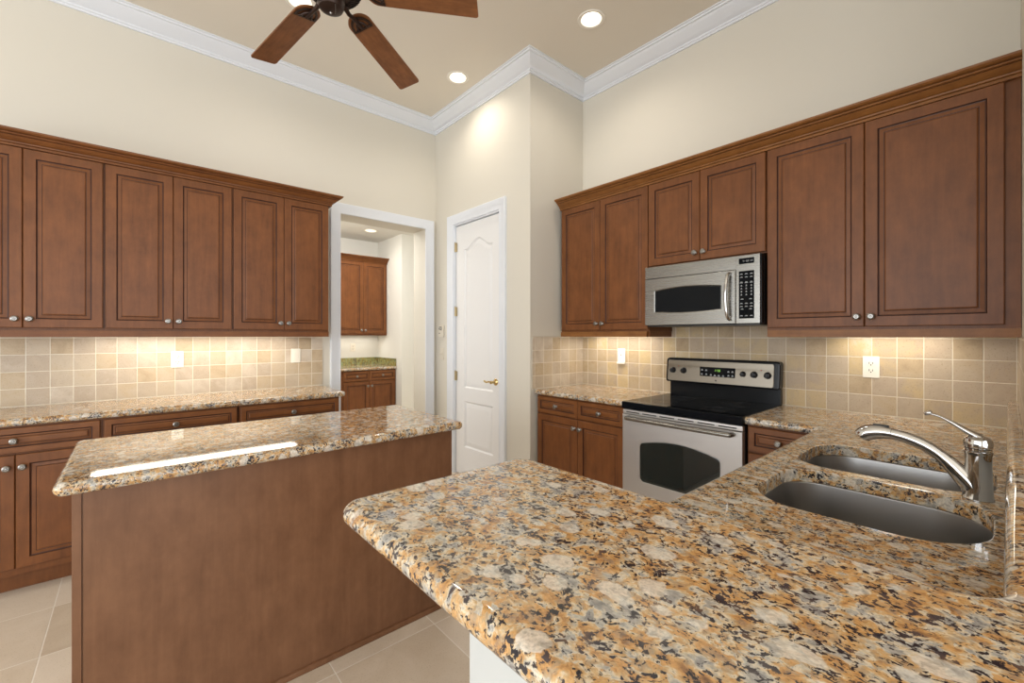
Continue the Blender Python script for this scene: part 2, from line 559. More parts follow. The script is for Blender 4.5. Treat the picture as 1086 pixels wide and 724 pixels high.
# rooms beyond the opening
b = MB()
b.box(0.9, 2.9, 6.30, 6.42, 0, 2.80)
b.box(0.9, 1.02, YL + 0.24, 6.30, 0, 2.80)
struct(b.build('wall_pantry_back', PANTRYW, smooth=0))
struct(MB().box(2.80, 2.985, 5.52, 6.30, 0, 2.80).build('wall_pantry_side', PANTRYW, smooth=0))
b = MB()
b.box(2.9, 5.1, 7.9, 8.02, 0, 2.80); b.box(5.0, 5.12, YL + 0.24, 7.9, 0, 2.80); b.box(XD + 0.12, 5.12, YL + 0.12, YL + 0.24, 0, 2.80); b.box(2.8, 2.9, 6.42, 7.9, 0, 2.8)
struct(b.build('wall_hall', PANTRYW, smooth=0))
PCAN = (2.40, 5.62)
b = MB()
b.slab([(0.9, YL + 0.24), (5.1, YL + 0.24), (5.1, 8.0), (0.9, 8.0)], 2.75, 2.85, holes=[circ(*PCAN, 0.074)], bull=False, hole_r=0.0005)
struct(b.build('ceiling_pantry', PANTRYW))

# room crown moulding
crown = [(0, 0), (0.012, 0), (0.014, 0.012), (0.022, 0.016), (0.024, 0.026), (0.034, 0.030), (0.050, 0.040), (0.072, 0.056), (0.090, 0.070),
         (0.100, 0.078), (0.104, 0.084), (0.118, 0.086), (0.122, 0.094), (0.134, 0.096), (0.134, 0.103), (0, 0.103)]
b = MB().sweep([(X0, YL), (XD, YL), (XD, YJ), (XS, YJ), (XS, -0.0365)], [(o, h + ZC - 0.103) for o, h in crown], lambda x, y, h: (x, y, h))
struct(b.build('trim_1', WHITE))
casing = [(0, 0), (0, 0.010), (0.006, 0.014), (0.012, 0.011), (0.030, 0.013), (0.055, 0.017), (0.068, 0.024), (0.088, 0.026), (0.092, 0.022), (0.092, 0)]
b = MB().sweep([(OX1, 0), (OX1, OZ), (OX0, OZ), (OX0, 0)], casing, lambda a, z, h: (a, YL - h, z))
struct(b.build('trim_2', WHITE))
b = MB().sweep([(DY1, 0), (DY1, DZ), (DY0, DZ), (DY0, 0)], casing, lambda a, z, h: (XD - h, a, z))
struct(b.build('trim_3', WHITE))
b = MB()
b.box(XD, XD + 0.11, DY0 - 0.001, DY0 + 0.012, 0, DZ); b.box(XD, XD + 0.11, DY1 - 0.012, DY1 + 0.001, 0, DZ); b.box(XD, XD + 0.11, DY0 + 0.012, DY1 - 0.012, DZ - 0.012, DZ + 0.001)
struct(b.build('trim_4', WHITE, smooth=0))
base = [(0, 0), (0.014, 0), (0.014, 0.10), (0.009, 0.115), (0.005, 0.13), (0, 0.13)]
struct(MB().sweep([(2.985, 7.9), (4.99, 7.9)], base, lambda x, y, h: (x, y, h)).build('baseboard_hall', WHITE))
b = MB().sweep([(XD, DY0 - 0.093), (XD, YJ), (XD + 0.05, YJ)], base, lambda x, y, h: (x, y, h))
struct(b.build('baseboard_back', WHITE))
struct(MB().sweep([(XD, YL), (XD, DY1 + 0.093)], base, lambda x, y, h: (x, y, h)).build('baseboard_corner', WHITE))

# ------------------------------------------------------------------ the white door
dr = thing('door_1', 'white two-panel interior door with arched upper panel and brass lever', 'door', (XD + 0.03, 3.2325, 0.008))
struct(dr)
xf0 = XD + 0.016
leaf = [(2.896, 0.010), (3.569, 0.010), (3.569, 2.405), (2.896, 2.405)]


def arch(y0, y1, z0, z1, rise, n=18):
    pts = [(y0, z0), (y1, z0)]
    for k in range(n + 1):
        s_ = k / n
        t = min(1, max(0, (s_ - 0.07) / 0.86))
        pts.append((y1 + (y0 - y1) * s_, z1 + rise * (0.5 - 0.5 * math.cos(2 * PI * t))))
    return pts


holes = [arch(2.997, 3.432, 0.845, 2.168, 0.082), [(2.997, 0.277), (3.432, 0.277), (3.432, 0.716), (2.997, 0.716)]]
b = MB()
fr = [b.bm.verts.new((xf0, y, z)) for y, z in leaf]
bk = [b.bm.verts.new((xf0 + 0.035, y, z)) for y, z in leaf]
for i in range(4):
    j = (i + 1) % 4
    b.face([fr[i], fr[j], bk[j], bk[i]])
b.face(bk)
caps = [fr]
for h in holes:
    lp = []
    for ins, dep in ((0, 0), (0.006, 0.007), (0.012, 0.013), (0.022, 0.013), (0.030, 0.008), (0.052, 0.002), (0.056, 0.0015)):
        lp.append([(xf0 + dep, y, z) for y, z in offset_poly(h, ins)])
    L = b.rings(lp, False, False)
    caps.append(L[0])
    b.cap([L[-1]], 0, lambda c: (c.y, c.z))
b.cap(caps, 0, lambda c: (c.y, c.z))
b.build('door_leaf', DOORW, dr, smooth=30)
for z in (0.95, 1.577, 2.205):
    b = MB()
    b.lathe([(0.007, -0.045), (0.007, 0.045)], (XD + 0.004, 3.5725, z), (0, 0, 1), 12)
    b.lathe([(0.003, 0.045), (0.005, 0.049), (0.002, 0.054)], (XD + 0.004, 3.5725, z), (0, 0, 1), 10)
    b.box(XD + 0.004, XD + 0.014, 3.548, 3.572, z - 0.044, z + 0.044)
    b.build('hinge', HINGE, dr)
b = MB()
hy, hz = 2.952, 0.935
b.lathe([(0.030, 0), (0.030, 0.006), (0.022, 0.012), (0.012, 0.016), (0.010, 0.045), (0.014, 0.050), (0.014, 0.060), (0.006, 0.064)], (xf0, hy, hz), (-1, 0, 0), 24)
b.tube(smoothpath([(xf0 - 0.052, hy, hz), (xf0 - 0.055, hy + 0.03, hz + 0.004), (xf0 - 0.055, hy + 0.065, hz - 0.002), (xf0 - 0.048, hy + 0.10, hz + 0.003), (xf0 - 0.045, hy + 0.108, hz + 0.006)]), 0.0075, 10)
b.build('handle', BRASS, dr)


# ------------------------------------------------------------------ cabinets
def panel_door(x0, x1, z0, z1, yf=-0.020, t=0.0195, fw=0.048, band=0.026):
    """raised-panel front between x0..x1, z0..z1 with its face at y=yf"""
    b = MB()
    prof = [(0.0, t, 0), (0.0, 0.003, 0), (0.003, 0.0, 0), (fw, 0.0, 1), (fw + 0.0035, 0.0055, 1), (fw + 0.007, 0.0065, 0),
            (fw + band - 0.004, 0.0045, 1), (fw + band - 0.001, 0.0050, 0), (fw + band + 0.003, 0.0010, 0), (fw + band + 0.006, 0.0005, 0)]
    lim = min(x1 - x0, z1 - z0) / 2 - 0.004
    loops, mats = [], []
    for i, d, mi in prof:
        i = i if i < lim else lim
        loops.append([(x0 + i, yf + d, z0 + i), (x1 - i, yf + d, z0 + i), (x1 - i, yf + d, z1 - i), (x0 + i, yf + d, z1 - i)])
        mats.append(mi)
    mats = mats[:-1] + [0, 0]
    mats[0] = 0
    b.rings(loops, True, True, mats=mats[:len(loops) - 1] + [0])
    return b


def knob(parent, x, z, yf=-0.020):
    b = MB()
    b.lathe([(0.010, 0), (0.010, 0.002), (0.0055, 0.005), (0.0055, 0.013), (0.010, 0.016), (0.0155, 0.019), (0.0165, 0.022), (0.0155, 0.026), (0.010, 0.0295), (0.003, 0.031)],
            (x, yf, z), (0, -1, 0), 20)
    for k in range(10):
        a = 2 * PI * k / 10
        b.box(-0.0012, 0.0012, -0.0012, 0.0012, 0, 0.002)
    return b


def add_knob(parent, x, z, yf=-0.0202):
    b = MB()
    b.lathe([(0.010, 0), (0.010, 0.002), (0.0055, 0.005), (0.0055, 0.013), (0.010, 0.016), (0.0155, 0.019), (0.0165, 0.022), (0.0155, 0.026), (0.0105, 0.029), (0.0095, 0.0275), (0.006, 0.0275), (0.004, 0.031), (0.001, 0.0315)],
            (x, yf, z), (0, -1, 0), 20)
    return b.build('knob', NICKEL, parent, world=False)


def upper_cabinet(name, label, loc, rz, W, zb, zt, doors, depth=0.33, group=None, zd=None):
    """loc = left end of the face frame plane (seen from the front)."""
    t = thing(name, label, 'cabinet', (loc[0], loc[1], zb), rz, group)
    H = zt - zb
    MB().box(0, W, 0, depth, 0, H).build('body', WOOD, t, world=False, smooth=0)
    d0, d1 = zd
    for x0, x1, side in doors:
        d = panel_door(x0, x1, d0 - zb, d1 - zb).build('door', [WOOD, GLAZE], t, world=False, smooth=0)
        kx = x1 - 0.026 if side == 'r' else x0 + 0.026
        add_knob(d, kx, d0 - zb + 0.048)
    return t


G = 0.0015
UG = 'upper cabinets on the left wall'
UF = 3.598
zd = (1.386, 2.376)
for x0, lab in ((-0.787, 'brown wall cabinet on left wall cut by the photo\'s left edge, two raised-panel doors'),
                (-0.130, 'brown two-door wall cabinet in the middle of the left wall above the outlet'),
                (0.527, 'brown two-door wall cabinet on left wall next to the cased opening')):
    W = 0.657
    upper_cabinet('upper_cabinet', lab, (x0 + 0.0005, UF, 0), LEFT, W - 0.001, 1.372, 2.452,
                  [(0.006, W / 2 - G, 'r'), (W / 2 + G, W - 0.006, 'l')], group=UG, zd=zd, depth=YL - UF - 0.001)

# crown on the cabinets: (projection, height, 1 where the glaze sits in a quirk)
CROWN = [(0, 0, 0), (0.021, 0, 0), (0.021, 0.012, 1), (0.0185, 0.0135, 0), (0.0275, 0.0165, 0), (0.0285, 0.023, 1), (0.0262, 0.0245, 0), (0.034, 0.028, 0), (0.046, 0.037, 0),
         (0.056, 0.047, 1), (0.0555, 0.0495, 0), (0.066, 0.0515, 0), (0.069, 0.057, 1), (0.0675, 0.0595, 0), (0.080, 0.062, 0), (0.088, 0.069, 0), (0.089, 0.078, 0), (0, 0.078, 0)]
cp2 = [(p, q) for p, q, g in CROWN]
cpm = [g for p, q, g in CROWN]
xe = -0.787 + 0.657 * 3
XY = lambda x, y, h: (x, y, h)
tag(MB().sweep([(-0.787, UF - 0.0005), (xe + 0.0005, UF - 0.0005), (xe + 0.0005, YL - 0.001)], [(o, h + 2.379) for o, h in cp2], XY, pm=cpm)
    .build('cabinet_crown', [WOODX, GLAZE], smooth=25), 'brown crown moulding along the tops of the left wall cabinets', 'moulding')
rail = [(0, 0), (0.010, 0), (0.010, 0.038), (-0.012, 0.038), (-0.012, 0)]
tag(MB().sweep([(-0.787, UF - 0.004), (xe - 0.012, UF - 0.004), (xe - 0.012, YL - 0.002)], [(o, h + 1.3335) for o, h in rail], XY)
    .build('light_rail', WOODX), 'brown light rail under the left wall cabinets', 'moulding')


def under_light(name, label, loc, rz, L, watts):
    t = thing(name, label, 'light', loc, rz, None)
    MB().box(0, L, 0, 0.19, -0.022, 0, 0.004).build('housing', CANW, t, world=False)
    MB().box(0.02, L - 0.02, 0.012, 0.178, -0.0235, -0.0205).build('lens', TUBE, t, world=False, smooth=0)
    c, s_ = math.cos(rz), math.sin(rz)
    p = (loc[0] + c * L / 2 - s_ * 0.095, loc[1] + s_ * L / 2 + c * 0.095, loc[2] - 0.0245)
    l = area(name + '_glow', p, (0, 0, -1), 0.1 if abs(s_) > 0.5 else L, L if abs(s_) > 0.5 else 0.1, watts, (1.0, 0.93, 0.80))
    l.rotation_euler = (0, 0, 0)
    return t


under_light('under_cabinet_light', 'lit strip light fixed under the left wall cabinets', (-0.20, 3.64, 1.3715), LEFT, 1.18, UNDER_W * 1.5)

# left base cabinets
BF = 3.378


def base_cabinet(name, label, loc, rz, W, drawers, doors, depth=0.55, group=None, fill=(0, 0)):
    t = thing(name, label, 'cabinet', (loc[0], loc[1], 0), rz, group)
    b = MB()
    b.box(0, W, 0, depth, 0.105, 0.8735)
    b.build('body', WOOD, t, world=False, smooth=0)
    MB().box(0.0, W, 0.075, depth, 0.001, 0.1045).build('toe_kick', GLAZE if False else WOOD, t, world=False, smooth=0)
    for x0, x1 in drawers:
        d = panel_door(x0, x1, 0.737, 0.866, fw=0.030, band=0.018).build('drawer', [WOODX, GLAZE], t, world=False, smooth=0)
        add_knob(d, (x0 + x1) / 2, 0.8015)
    for x0, x1, side in doors:
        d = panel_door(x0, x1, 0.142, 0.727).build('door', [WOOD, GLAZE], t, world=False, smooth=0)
        add_knob(d, x1 - 0.026 if side == 'r' else x0 + 0.026, 0.665)
    return t


for x0, lab in ((-0.787, 'brown base cabinet on left wall cut by the photo\'s left edge, one drawer over doors'),
                (-0.130, 'brown base cabinet in the middle of the left wall run behind the island'),
                (0.533, 'brown base cabinet on left wall next to the cased opening, behind the island')):
    W = 0.662
    base_cabinet('base_cabinet', lab, (x0 + 0.0005, BF, 0), LEFT, W - 0.006, [(0.008, W - 0.014)], [(0.008, W / 2 - G, 'r'), (W / 2 + G, W - 0.014, 'l')],
                 depth=YL - BF - 0.002, group='base cabinets on the left wall')
ol, fl = round_poly([(-0.80, 3.346), (1.236, 3.346), (1.236, 3.919), (-0.80, 3.919)], [0, 0.03, 0, 0], 6, [1, 1, 0, 0])
tag(MB().slab(ol, 0.875, 0.914, fl).build('countertop', GRANITE), 'long gold granite countertop on the left wall base cabinets', 'countertop')
tag(MB().box(-0.80, 1.239, 3.9195, YL - 0.0005, 0.914, 1.334).build('tile_backsplash', TILE_L, smooth=0), 'cream travertine tile backsplash behind the left wall countertop', 'backsplash')

# ------------------------------------------------------------------ island
isl = thing('island_cabinet', 'brown kitchen island base with plain panel facing the camera', 'island', (0.537, 2.16, 0))
b = MB(); b.box(-0.131, 1.204, 1.853, 2.452, 0.10, 0.8735); b.box(-0.131, 1.204, 1.853, 2.38, 0.001, 0.10)
b.build('body', PANELW, isl, smooth=0)
MB().box(-0.138, -0.117, 1.846, 2.45, 0.001, 0.8735, 0.001).build('corner_stile', PANELW, isl)
MB().box(-0.1135, 1.211, 1.847, 1.8525, 0.001, 0.8735, 0.0008).build('front_panel', PANELW, isl)
MB().box(1.2045, 1.2105, 1.853, 2.45, 0.001, 0.8735, 0.0008).build('end_panel', PANELW, isl)
qr = [(0, 0.001), (0.012, 0.001), (0.012, 0.012), (0.009, 0.019), (0.004, 0.022), (0, 0.022)]
MB().sweep([(-0.117, 1.8468), (1.2112, 1.8468), (1.2112, 2.38)], qr, XY).build('shoe_moulding', PANELW, isl)
for x0, x1, sd in ((-0.12, 0.319, 'l'), (0.323, 0.762, 'r'), (0.766, 1.20, 'l')):
    d = panel_door(-x1, -x0, 0.142, 0.727)
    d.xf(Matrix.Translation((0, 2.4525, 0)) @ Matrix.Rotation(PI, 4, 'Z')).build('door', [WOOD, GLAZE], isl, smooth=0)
ol, fl = round_poly([(-0.175, 1.783), (1.246, 1.783), (1.246, 2.51), (-0.175, 2.51)], 0.03, 6)
tag(MB().slab(ol, 0.875, 0.914, fl).build('island_countertop', GRANITE), 'polished brown granite slab on top of the kitchen island', 'countertop')

# ------------------------------------------------------------------ stove wall uppers
SF = 2.71
UGS = 'upper cabinets on the stove wall'
sd_ = XS - SF - 0.001
# faces -x: local x runs toward -y
upper_cabinet('upper_cabinet', 'brown two-door wall cabinet in the corner left of the microwave', (SF, 2.467, 0), STOVE, 0.821, 1.372, 2.458,
              [(0.018, 0.409 - G, 'r'), (0.409 + G, 0.819, 'l')], group=UGS, zd=(1.386, 2.382), depth=sd_)
upper_cabinet('upper_cabinet', 'short brown two-door wall cabinet directly above the microwave', (SF, 1.6455, 0), STOVE, 0.745, 1.812, 2.458,
              [(0.003, 0.3645 - G, 'r'), (0.3645 + G, 0.742, 'l')], group=UGS, zd=(1.819, 2.382), depth=sd_)
upper_cabinet('upper_cabinet', 'large brown two-door wall cabinet right of the microwave above the sink', (SF, 0.900, 0), STOVE, 0.935, 1.372, 2.458,
              [(0.006, 0.437 - G, 'r'), (0.437 + G, 0.890, 'l')], group=UGS, zd=(1.386, 2.382), depth=sd_)
tag(MB().sweep([(SF - 0.0005, 2.467), (SF - 0.0005, -0.036)], [(o, h + 2.384) for o, h in cp2], XY, pm=cpm).build('cabinet_crown', [WOODY, GLAZE], smooth=25),
    'brown crown moulding along the tops of the stove wall cabinets', 'moulding')
tag(MB().sweep([(SF - 0.004, 2.462), (SF - 0.004, 1.660), (XS - 0.002, 1.660)][:2] + [], [(o, h + 1.3335) for o, h in rail], XY).build('light_rail', WOODY),
    'brown light rail under the corner cabinet left of the microwave', 'moulding')
tag(MB().sweep([(SF - 0.004, 0.895), (SF - 0.004, -0.034)], [(o, h + 1.3335) for o, h in rail], XY).build('light_rail', WOODY),
    'brown light rail under the large cabinet right of the microwave', 'moulding')
tag(MB().box(SF + 0.012, XS - 0.002, 1.648, 1.668, 1.3335, 1.3715).build('rail_return', WOODX), 'short brown end board under corner cabinet, running back beside the microwave', 'moulding')
tag(MB().box(SF + 0.012, XS - 0.002, 0.875, 0.897, 1.3335, 1.3715).build('rail_return', WOODX), 'short brown end board under large right cabinet, running back beside the microwave', 'moulding')
under_light('under_cabinet_light', 'lit strip light fixed under the corner cabinet left of the microwave', (2.78, 2.36, 1.3715), STOVE, 0.60, UNDER_W * 0.6)
under_light('under_cabinet_light', 'lit strip light fixed under the large cabinet right of the microwave', (2.80, 0.62, 1.3715), STOVE, 0.45, UNDER_W * 0.28)

# stove wall splashes
b = MB().box(XS - 0.008, XS - 0.0005, -0.0358, YJ - 0.0085, 0.914, 1.371).box(XS - 0.008, XS - 0.0005, 0.902, 1.644, 1.371, 1.46)
tag(b.build('tile_backsplash', TILE_S, smooth=0), 'tan travertine tile backsplash behind the stove and sink corner', 'backsplash')
tag(MB().box(2.40, XS - 0.0005, YJ - 0.008, YJ - 0.0005, 0.914, 1.334).build('tile_backsplash', TILE_J, smooth=0), 'pinkish travertine tile backsplash on the short corner wall left of the stove counter', 'backsplash')
tag(MB().box(1.63, XS - 0.0085, -0.0362, -0.030, 1.0448, 1.334).build('tile_backsplash', TILE_J, smooth=0), 'narrow strip of travertine tile on the return wall at the photo\'s right edge', 'backsplash')

# stove wall base
BS = 2.45
base_cabinet('base_cabinet', 'brown base cabinet with two drawers and two doors left of the stove', (BS, 2.488, 0), STOVE, 0.831,
             [(0.016, 0.429 - G), (0.429 + G, 0.824)], [(0.016, 0.429 - G, 'r'), (0.429 + G, 0.824, 'l')], depth=XS - BS - 0.002)
ol, fl = round_poly([(2.412, 1.6555), (XS - 0.0085, 1.6555), (XS - 0.0085, 2.491), (2.412, 2.491)], [0, 0, 0, 0], 6, [0, 0, 0, 1])
tag(MB().slab(ol, 0.875, 0.914, fl).build('countertop', GRANITE), 'short granite countertop in the corner left of the stove', 'countertop')
base_cabinet('base_cabinet', 'narrow brown drawer cabinet right of the stove below the sink counter', (BS, 0.907, 0), STOVE, 0.33,
             [(0.008, 0.30)], [(0.008, 0.30, 'l')], depth=XS - BS - 0.002)
# sink base (faces +y), open box of panels so the bowls hang free
sb = thing('sink_cabinet', 'brown sink base cabinet under the sink counter, mostly hidden from view', 'cabinet', (1.60, 0.555, 0))
b = MB()
b.box(0.66, 0.68, 0.02, 0.55, 0.105, 0.8735); b.box(2.40, 2.42, 0.02, 0.55, 0.105, 0.8735)
b.box(0.66, 2.42, 0.548, 0.568, 0.105, 0.8735); b.box(0.68, 2.40, 0.02, 0.548, 0.105, 0.125); b.box(0.66, 2.42, 0.02, 0.48, 0.001, 0.105)
b.build('body', WOOD, sb, smooth=0)
for x0, x1 in ((0.70, 1.265), (1.269, 1.834), (1.838, 2.40)):
    panel_door(-x1, -x0, 0.142, 0.86).xf(Matrix.Translation((0, 0.5685, 0)) @ Matrix.Rotation(PI, 4, 'Z')).build('door', [WOOD, GLAZE], sb, smooth=0)

# sink counter with the two bowl cut-outs
NB, _ = round_poly([(1.236, 0.022), (1.634, 0.022), (1.634, 0.470), (1.236, 0.470)], [0.15, 0.13, 0.10, 0.13], 10)
FB, _ = round_poly([(1.690, 0.022), (2.092, 0.022), (2.092, 0.492), (1.690, 0.492)], [0.13, 0.14, 0.13, 0.11], 10)
ol, fl = round_poly([(0.642, -0.0155), (XS - 0.0085, -0.0155), (XS - 0.0085, 0.9085), (2.412, 0.9085), (2.412, 0.586), (0.642, 0.586)],
                    [0, 0, 0, 0, 0.012, 0], 5, [0, 0, 0, 1, 1, 0])
tag(MB().slab(ol, 0.875, 0.914, fl, holes=[NB, FB]).build('countertop', GRANITE), 'granite sink counter with two bowl cut-outs, wrapping the corner right of the stove', 'countertop')

sk = thing('kitchen_sink', 'stainless double-bowl undermount sink set in the granite counter', 'sink', (1.66, 0.25, 0.67))
for poly in (NB, FB):
    lp, bt = [], []
    for ins, z in ((-0.025, 0.8745), (-0.006, 0.8745), (-0.002, 0.870), (0.006, 0.80), (0.014, 0.72), (0.026, 0.695), (0.045, 0.682), (0.075, 0.676)):
        lp.append([(x, y, z) for x, y in offset_poly(poly, ins)])
    lo = []
    for ins, z in ((0.073, 0.6725), (0.042, 0.6785), (0.023, 0.6915), (0.011, 0.7185), (0.003, 0.80), (-0.005, 0.8685), (-0.025, 0.8725)):
        lo.append([(x, y, z) for x, y in offset_poly(poly, ins)])
    b = MB()
    L = b.rings(lp + lo, False, False)
    n = len(L[0])
    for i in range(n):
        b.face([L[-1][i], L[-1][(i + 1) % n], L[0][(i + 1) % n], L[0][i]])
    b.cap([L[len(lp) - 1]], 0, lambda c: (c.x, c.y))
    b.cap([L[len(lp)]], 0, lambda c: (c.x, c.y))
    bw = b.build('bowl', SINKS, sk, smooth=60)
    cx = sum(p[0] for p in poly) / len(poly); cy = sum(p[1] for p in poly) / len(poly)
    MB().lathe([(0.045, 0), (0.045, 0.003), (0.038, 0.004), (0.034, 0.001), (0.010, 0.0015), (0.004, 0.008)], (cx, cy, 0.6762), (0, 0, 1), 24).build('drain', CHROME, bw)

# faucet
FX, FY = 1.662, 0.052
fc = thing('kitchen_faucet', 'chrome single-lever kitchen faucet with pull-out spout between the sink bowls', 'faucet', (FX, FY, 0.914))
MB().lathe([(0.0305, 0.9142), (0.031, 0.918), (0.0285, 0.926), (0.027, 0.95), (0.0255, 1.0), (0.0255, 1.030), (0.027, 1.033), (0.027, 1.040), (0.0245, 1.042), (0.0245, 1.0445), (0.026, 1.045), (0.026, 1.047)], (FX, FY, 0), (0, 0, 1), 32).build('body', CHROME, fc)
MB().lathe([(0.025, 1.0475), (0.0275, 1.050), (0.028, 1.062), (0.0255, 1.071), (0.018, 1.077), (0.006, 1.080)], (FX, FY, 0), (0, 0, 1), 32).build('cap', CHROME, fc)
b = MB()
path = smoothpath([(FX, FY + 0.010, 0.945), (FX, FY + 0.034, 0.975), (FX, FY + 0.062, 1.006), (FX, FY + 0.100, 1.034), (FX, FY + 0.140, 1.050), (FX, FY + 0.172, 1.056)], 6)
b.tube(path, [0.026 - 0.010 * min(1, i / (len(path) * 0.45)) for i in range(len(path))], 18)
b.build('spout', CHROME, fc, smooth=60)
b = MB()
path = smoothpath([(FX, FY + 0.1725, 1.056), (FX, FY + 0.195, 1.057), (FX, FY + 0.215, 1.054), (FX, FY + 0.232, 1.046), (FX, FY + 0.240, 1.036)], 6)
b.tube(path, [0.0165 + 0.006 * math.sin(PI * min(1, i / len(path) * 0.8)) for i in range(len(path))], 18)
hd = b.build('spray_head', CHROME, fc, smooth=60)
MB().box(FX - 0.006, FX + 0.006, FY + 0.176, FY + 0.214, 1.073, 1.0795, 0.003).build('spray_button', BLACKP, hd)
b = MB()
path = smoothpath([(FX, FY - 0.004, 1.074), (FX, FY + 0.020, 1.088), (FX, FY + 0.050, 1.108), (FX, FY + 0.075, 1.121), (FX, FY + 0.092, 1.125)], 6)
b.tube(path, [0.017 - 0.0115 * min(1, i / (len(path) * 0.6)) for i in range(len(path))], 14, flat=0.6)
b.lathe([(0.001, -0.005), (0.008, -0.003), (0.010, 0.002), (0.008, 0.006), (0.001, 0.007)], (FX, FY + 0.094, 1.125), (0, 0.5, 1), 14)
b.build('lever_handle', CHROME, fc, smooth=60)

# raised bar top
ol, fl = round_poly([(0.275, -0.42), (1.618, -0.42), (1.618, -0.0355), (XS - 0.0085, -0.0355), (XS - 0.0085, 0.004), (0.729, 0.004), (0.729, 0.795), (0.275, 0.795)],
                    [0.03, 0, 0, 0, 0, 0.05, 0.045, 0.04], 8, [1, 0, 0, 0, 1, 1, 1, 1])
tag(MB().slab(ol, 1.0065, 1.0445, fl, seg=8).build('bar_countertop', GRANITE), 'raised gold granite breakfast bar top in the foreground on a white wall', 'countertop')


# ------------------------------------------------------------------ microwave
mw = thing('microwave', 'stainless over-the-range microwave mounted above the stove', 'microwave', (2.63, 1.632, 1.405), STOVE)
W, H = 0.726, 0.398
MB().box(0, W, 0.012, 0.385, 0.004, H, 0.003).build('case', BLACKE, mw, world=False)
MB().box(0.004, W - 0.004, -0.002, 0.0115, 0.318, H - 0.002, 0.002).build('vent_panel', STEEL, mw, world=False)
# door with an arched window
dw = 0.592
b = MB()
hx0, hx1, hz0, hz1 = 0.072, 0.512, 0.090, 0.236
top = [(hx1 - (hx1 - hx0) * k / 14, hz1 + 0.016 * math.sin(PI * k / 14)) for k in range(15)]
bot = [(hx0 + (hx1 - hx0) * k / 14, hz0 - 0.010 * math.sin(PI * k / 14)) for k in range(15)]
win = bot + top


def plate_with_window(b, x0, x1, z0, z1, yf, t, win, lip=0.006, dep=0.005):
    f = [b.bm.verts.new(p) for p in ((x0 + 0.002, yf, z0 + 0.002), (x1 - 0.002, yf, z0 + 0.002), (x1 - 0.002, yf, z1 - 0.002), (x0 + 0.002, yf, z1 - 0.002))]
    g = [b.bm.verts.new(p) for p in ((x0, yf + 0.002, z0), (x1, yf + 0.002, z0), (x1, yf + 0.002, z1), (x0, yf + 0.002, z1))]
    k = [b.bm.verts.new(p) for p in ((x0, yf + t, z0), (x1, yf + t, z0), (x1, yf + t, z1), (x0, yf + t, z1))]
    for i in range(4):
        j = (i + 1) % 4
        b.face([f[i], f[j], g[j], g[i]]); b.face([g[i], g[j], k[j], k[i]])
    b.face(k)
    L = b.rings([[(x, yf, z) for x, z in win], [(x, yf + dep, z) for x, z in offset_poly(win, lip)]], False, False)
    b.cap([f, L[0]], 0, lambda c: (c.x, c.z))
    b.cap([L[1]], 0, lambda c: (c.x, c.z))


plate_with_window(b, 0.004, dw, 0.006, 0.315, -0.004, 0.0155, win)
md = b.build('door', STEEL, mw, world=False, smooth=0)
b = MB()
wi = offset_poly(win, 0.0066)
b.rings([[(x, 0.0007, z) for x, z in wi], [(x, -0.0012, z) for x, z in wi], [(x, -0.0018, z) for x, z in offset_poly(wi, 0.002)]])
b.build('window', BLACKG, md, world=False, smooth=0)
b = MB()
hpath = smoothpath([(0.562, -0.006, 0.030), (0.556, -0.030, 0.055), (0.551, -0.040, 0.160), (0.556, -0.030, 0.275), (0.562, -0.006, 0.298)], 8)
b.tube(hpath, [0.010] * len(hpath), 14)
b.build('handle', CHROME, md, world=False, smooth=60)
MB().box(dw + 0.003, W - 0.004, -0.004, 0.0115, 0.006, H - 0.003 - 0.0, 0.002).build('control_panel', STEEL, mw, world=False)
cpn = MB().box(0.612, 0.693, -0.0062, -0.0045, 0.346, 0.378, 0.0005).build('display', BLACKG, mw, world=False)


def seg7(b, ch, x, z, w_, h, y, t=0.12):
    on = {'0': 'abcdef', '1': 'bc', '2': 'abged', '3': 'abgcd', '4': 'fgbc', '5': 'afgcd', '6': 'afgedc', '7': 'abc', '8': 'abcdefg', '9': 'abfgcd', ':': 'p'}[ch]
    k = h * t
    R_ = {'a': (x, x + w_, z + h - k, z + h), 'd': (x, x + w_, z, z + k), 'g': (x, x + w_, z + h / 2 - k / 2, z + h / 2 + k / 2),
          'f': (x, x + k, z + h / 2, z + h), 'e': (x, x + k, z, z + h / 2), 'b': (x + w_ - k, x + w_, z + h / 2, z + h), 'c': (x + w_ - k, x + w_, z, z + h / 2)}
    if on == 'p':
        for q in (0.28, 0.66):
            b.box(x + w_ * 0.3, x + w_ * 0.3 + k * 1.3, y - 0.0004, y, z + h * q, z + h * q + k * 1.3)
        return
    for s_ in on:
        x0, x1, z0, z1 = R_[s_]
        b.box(x0, x1, y - 0.0004, y, z0, z1)


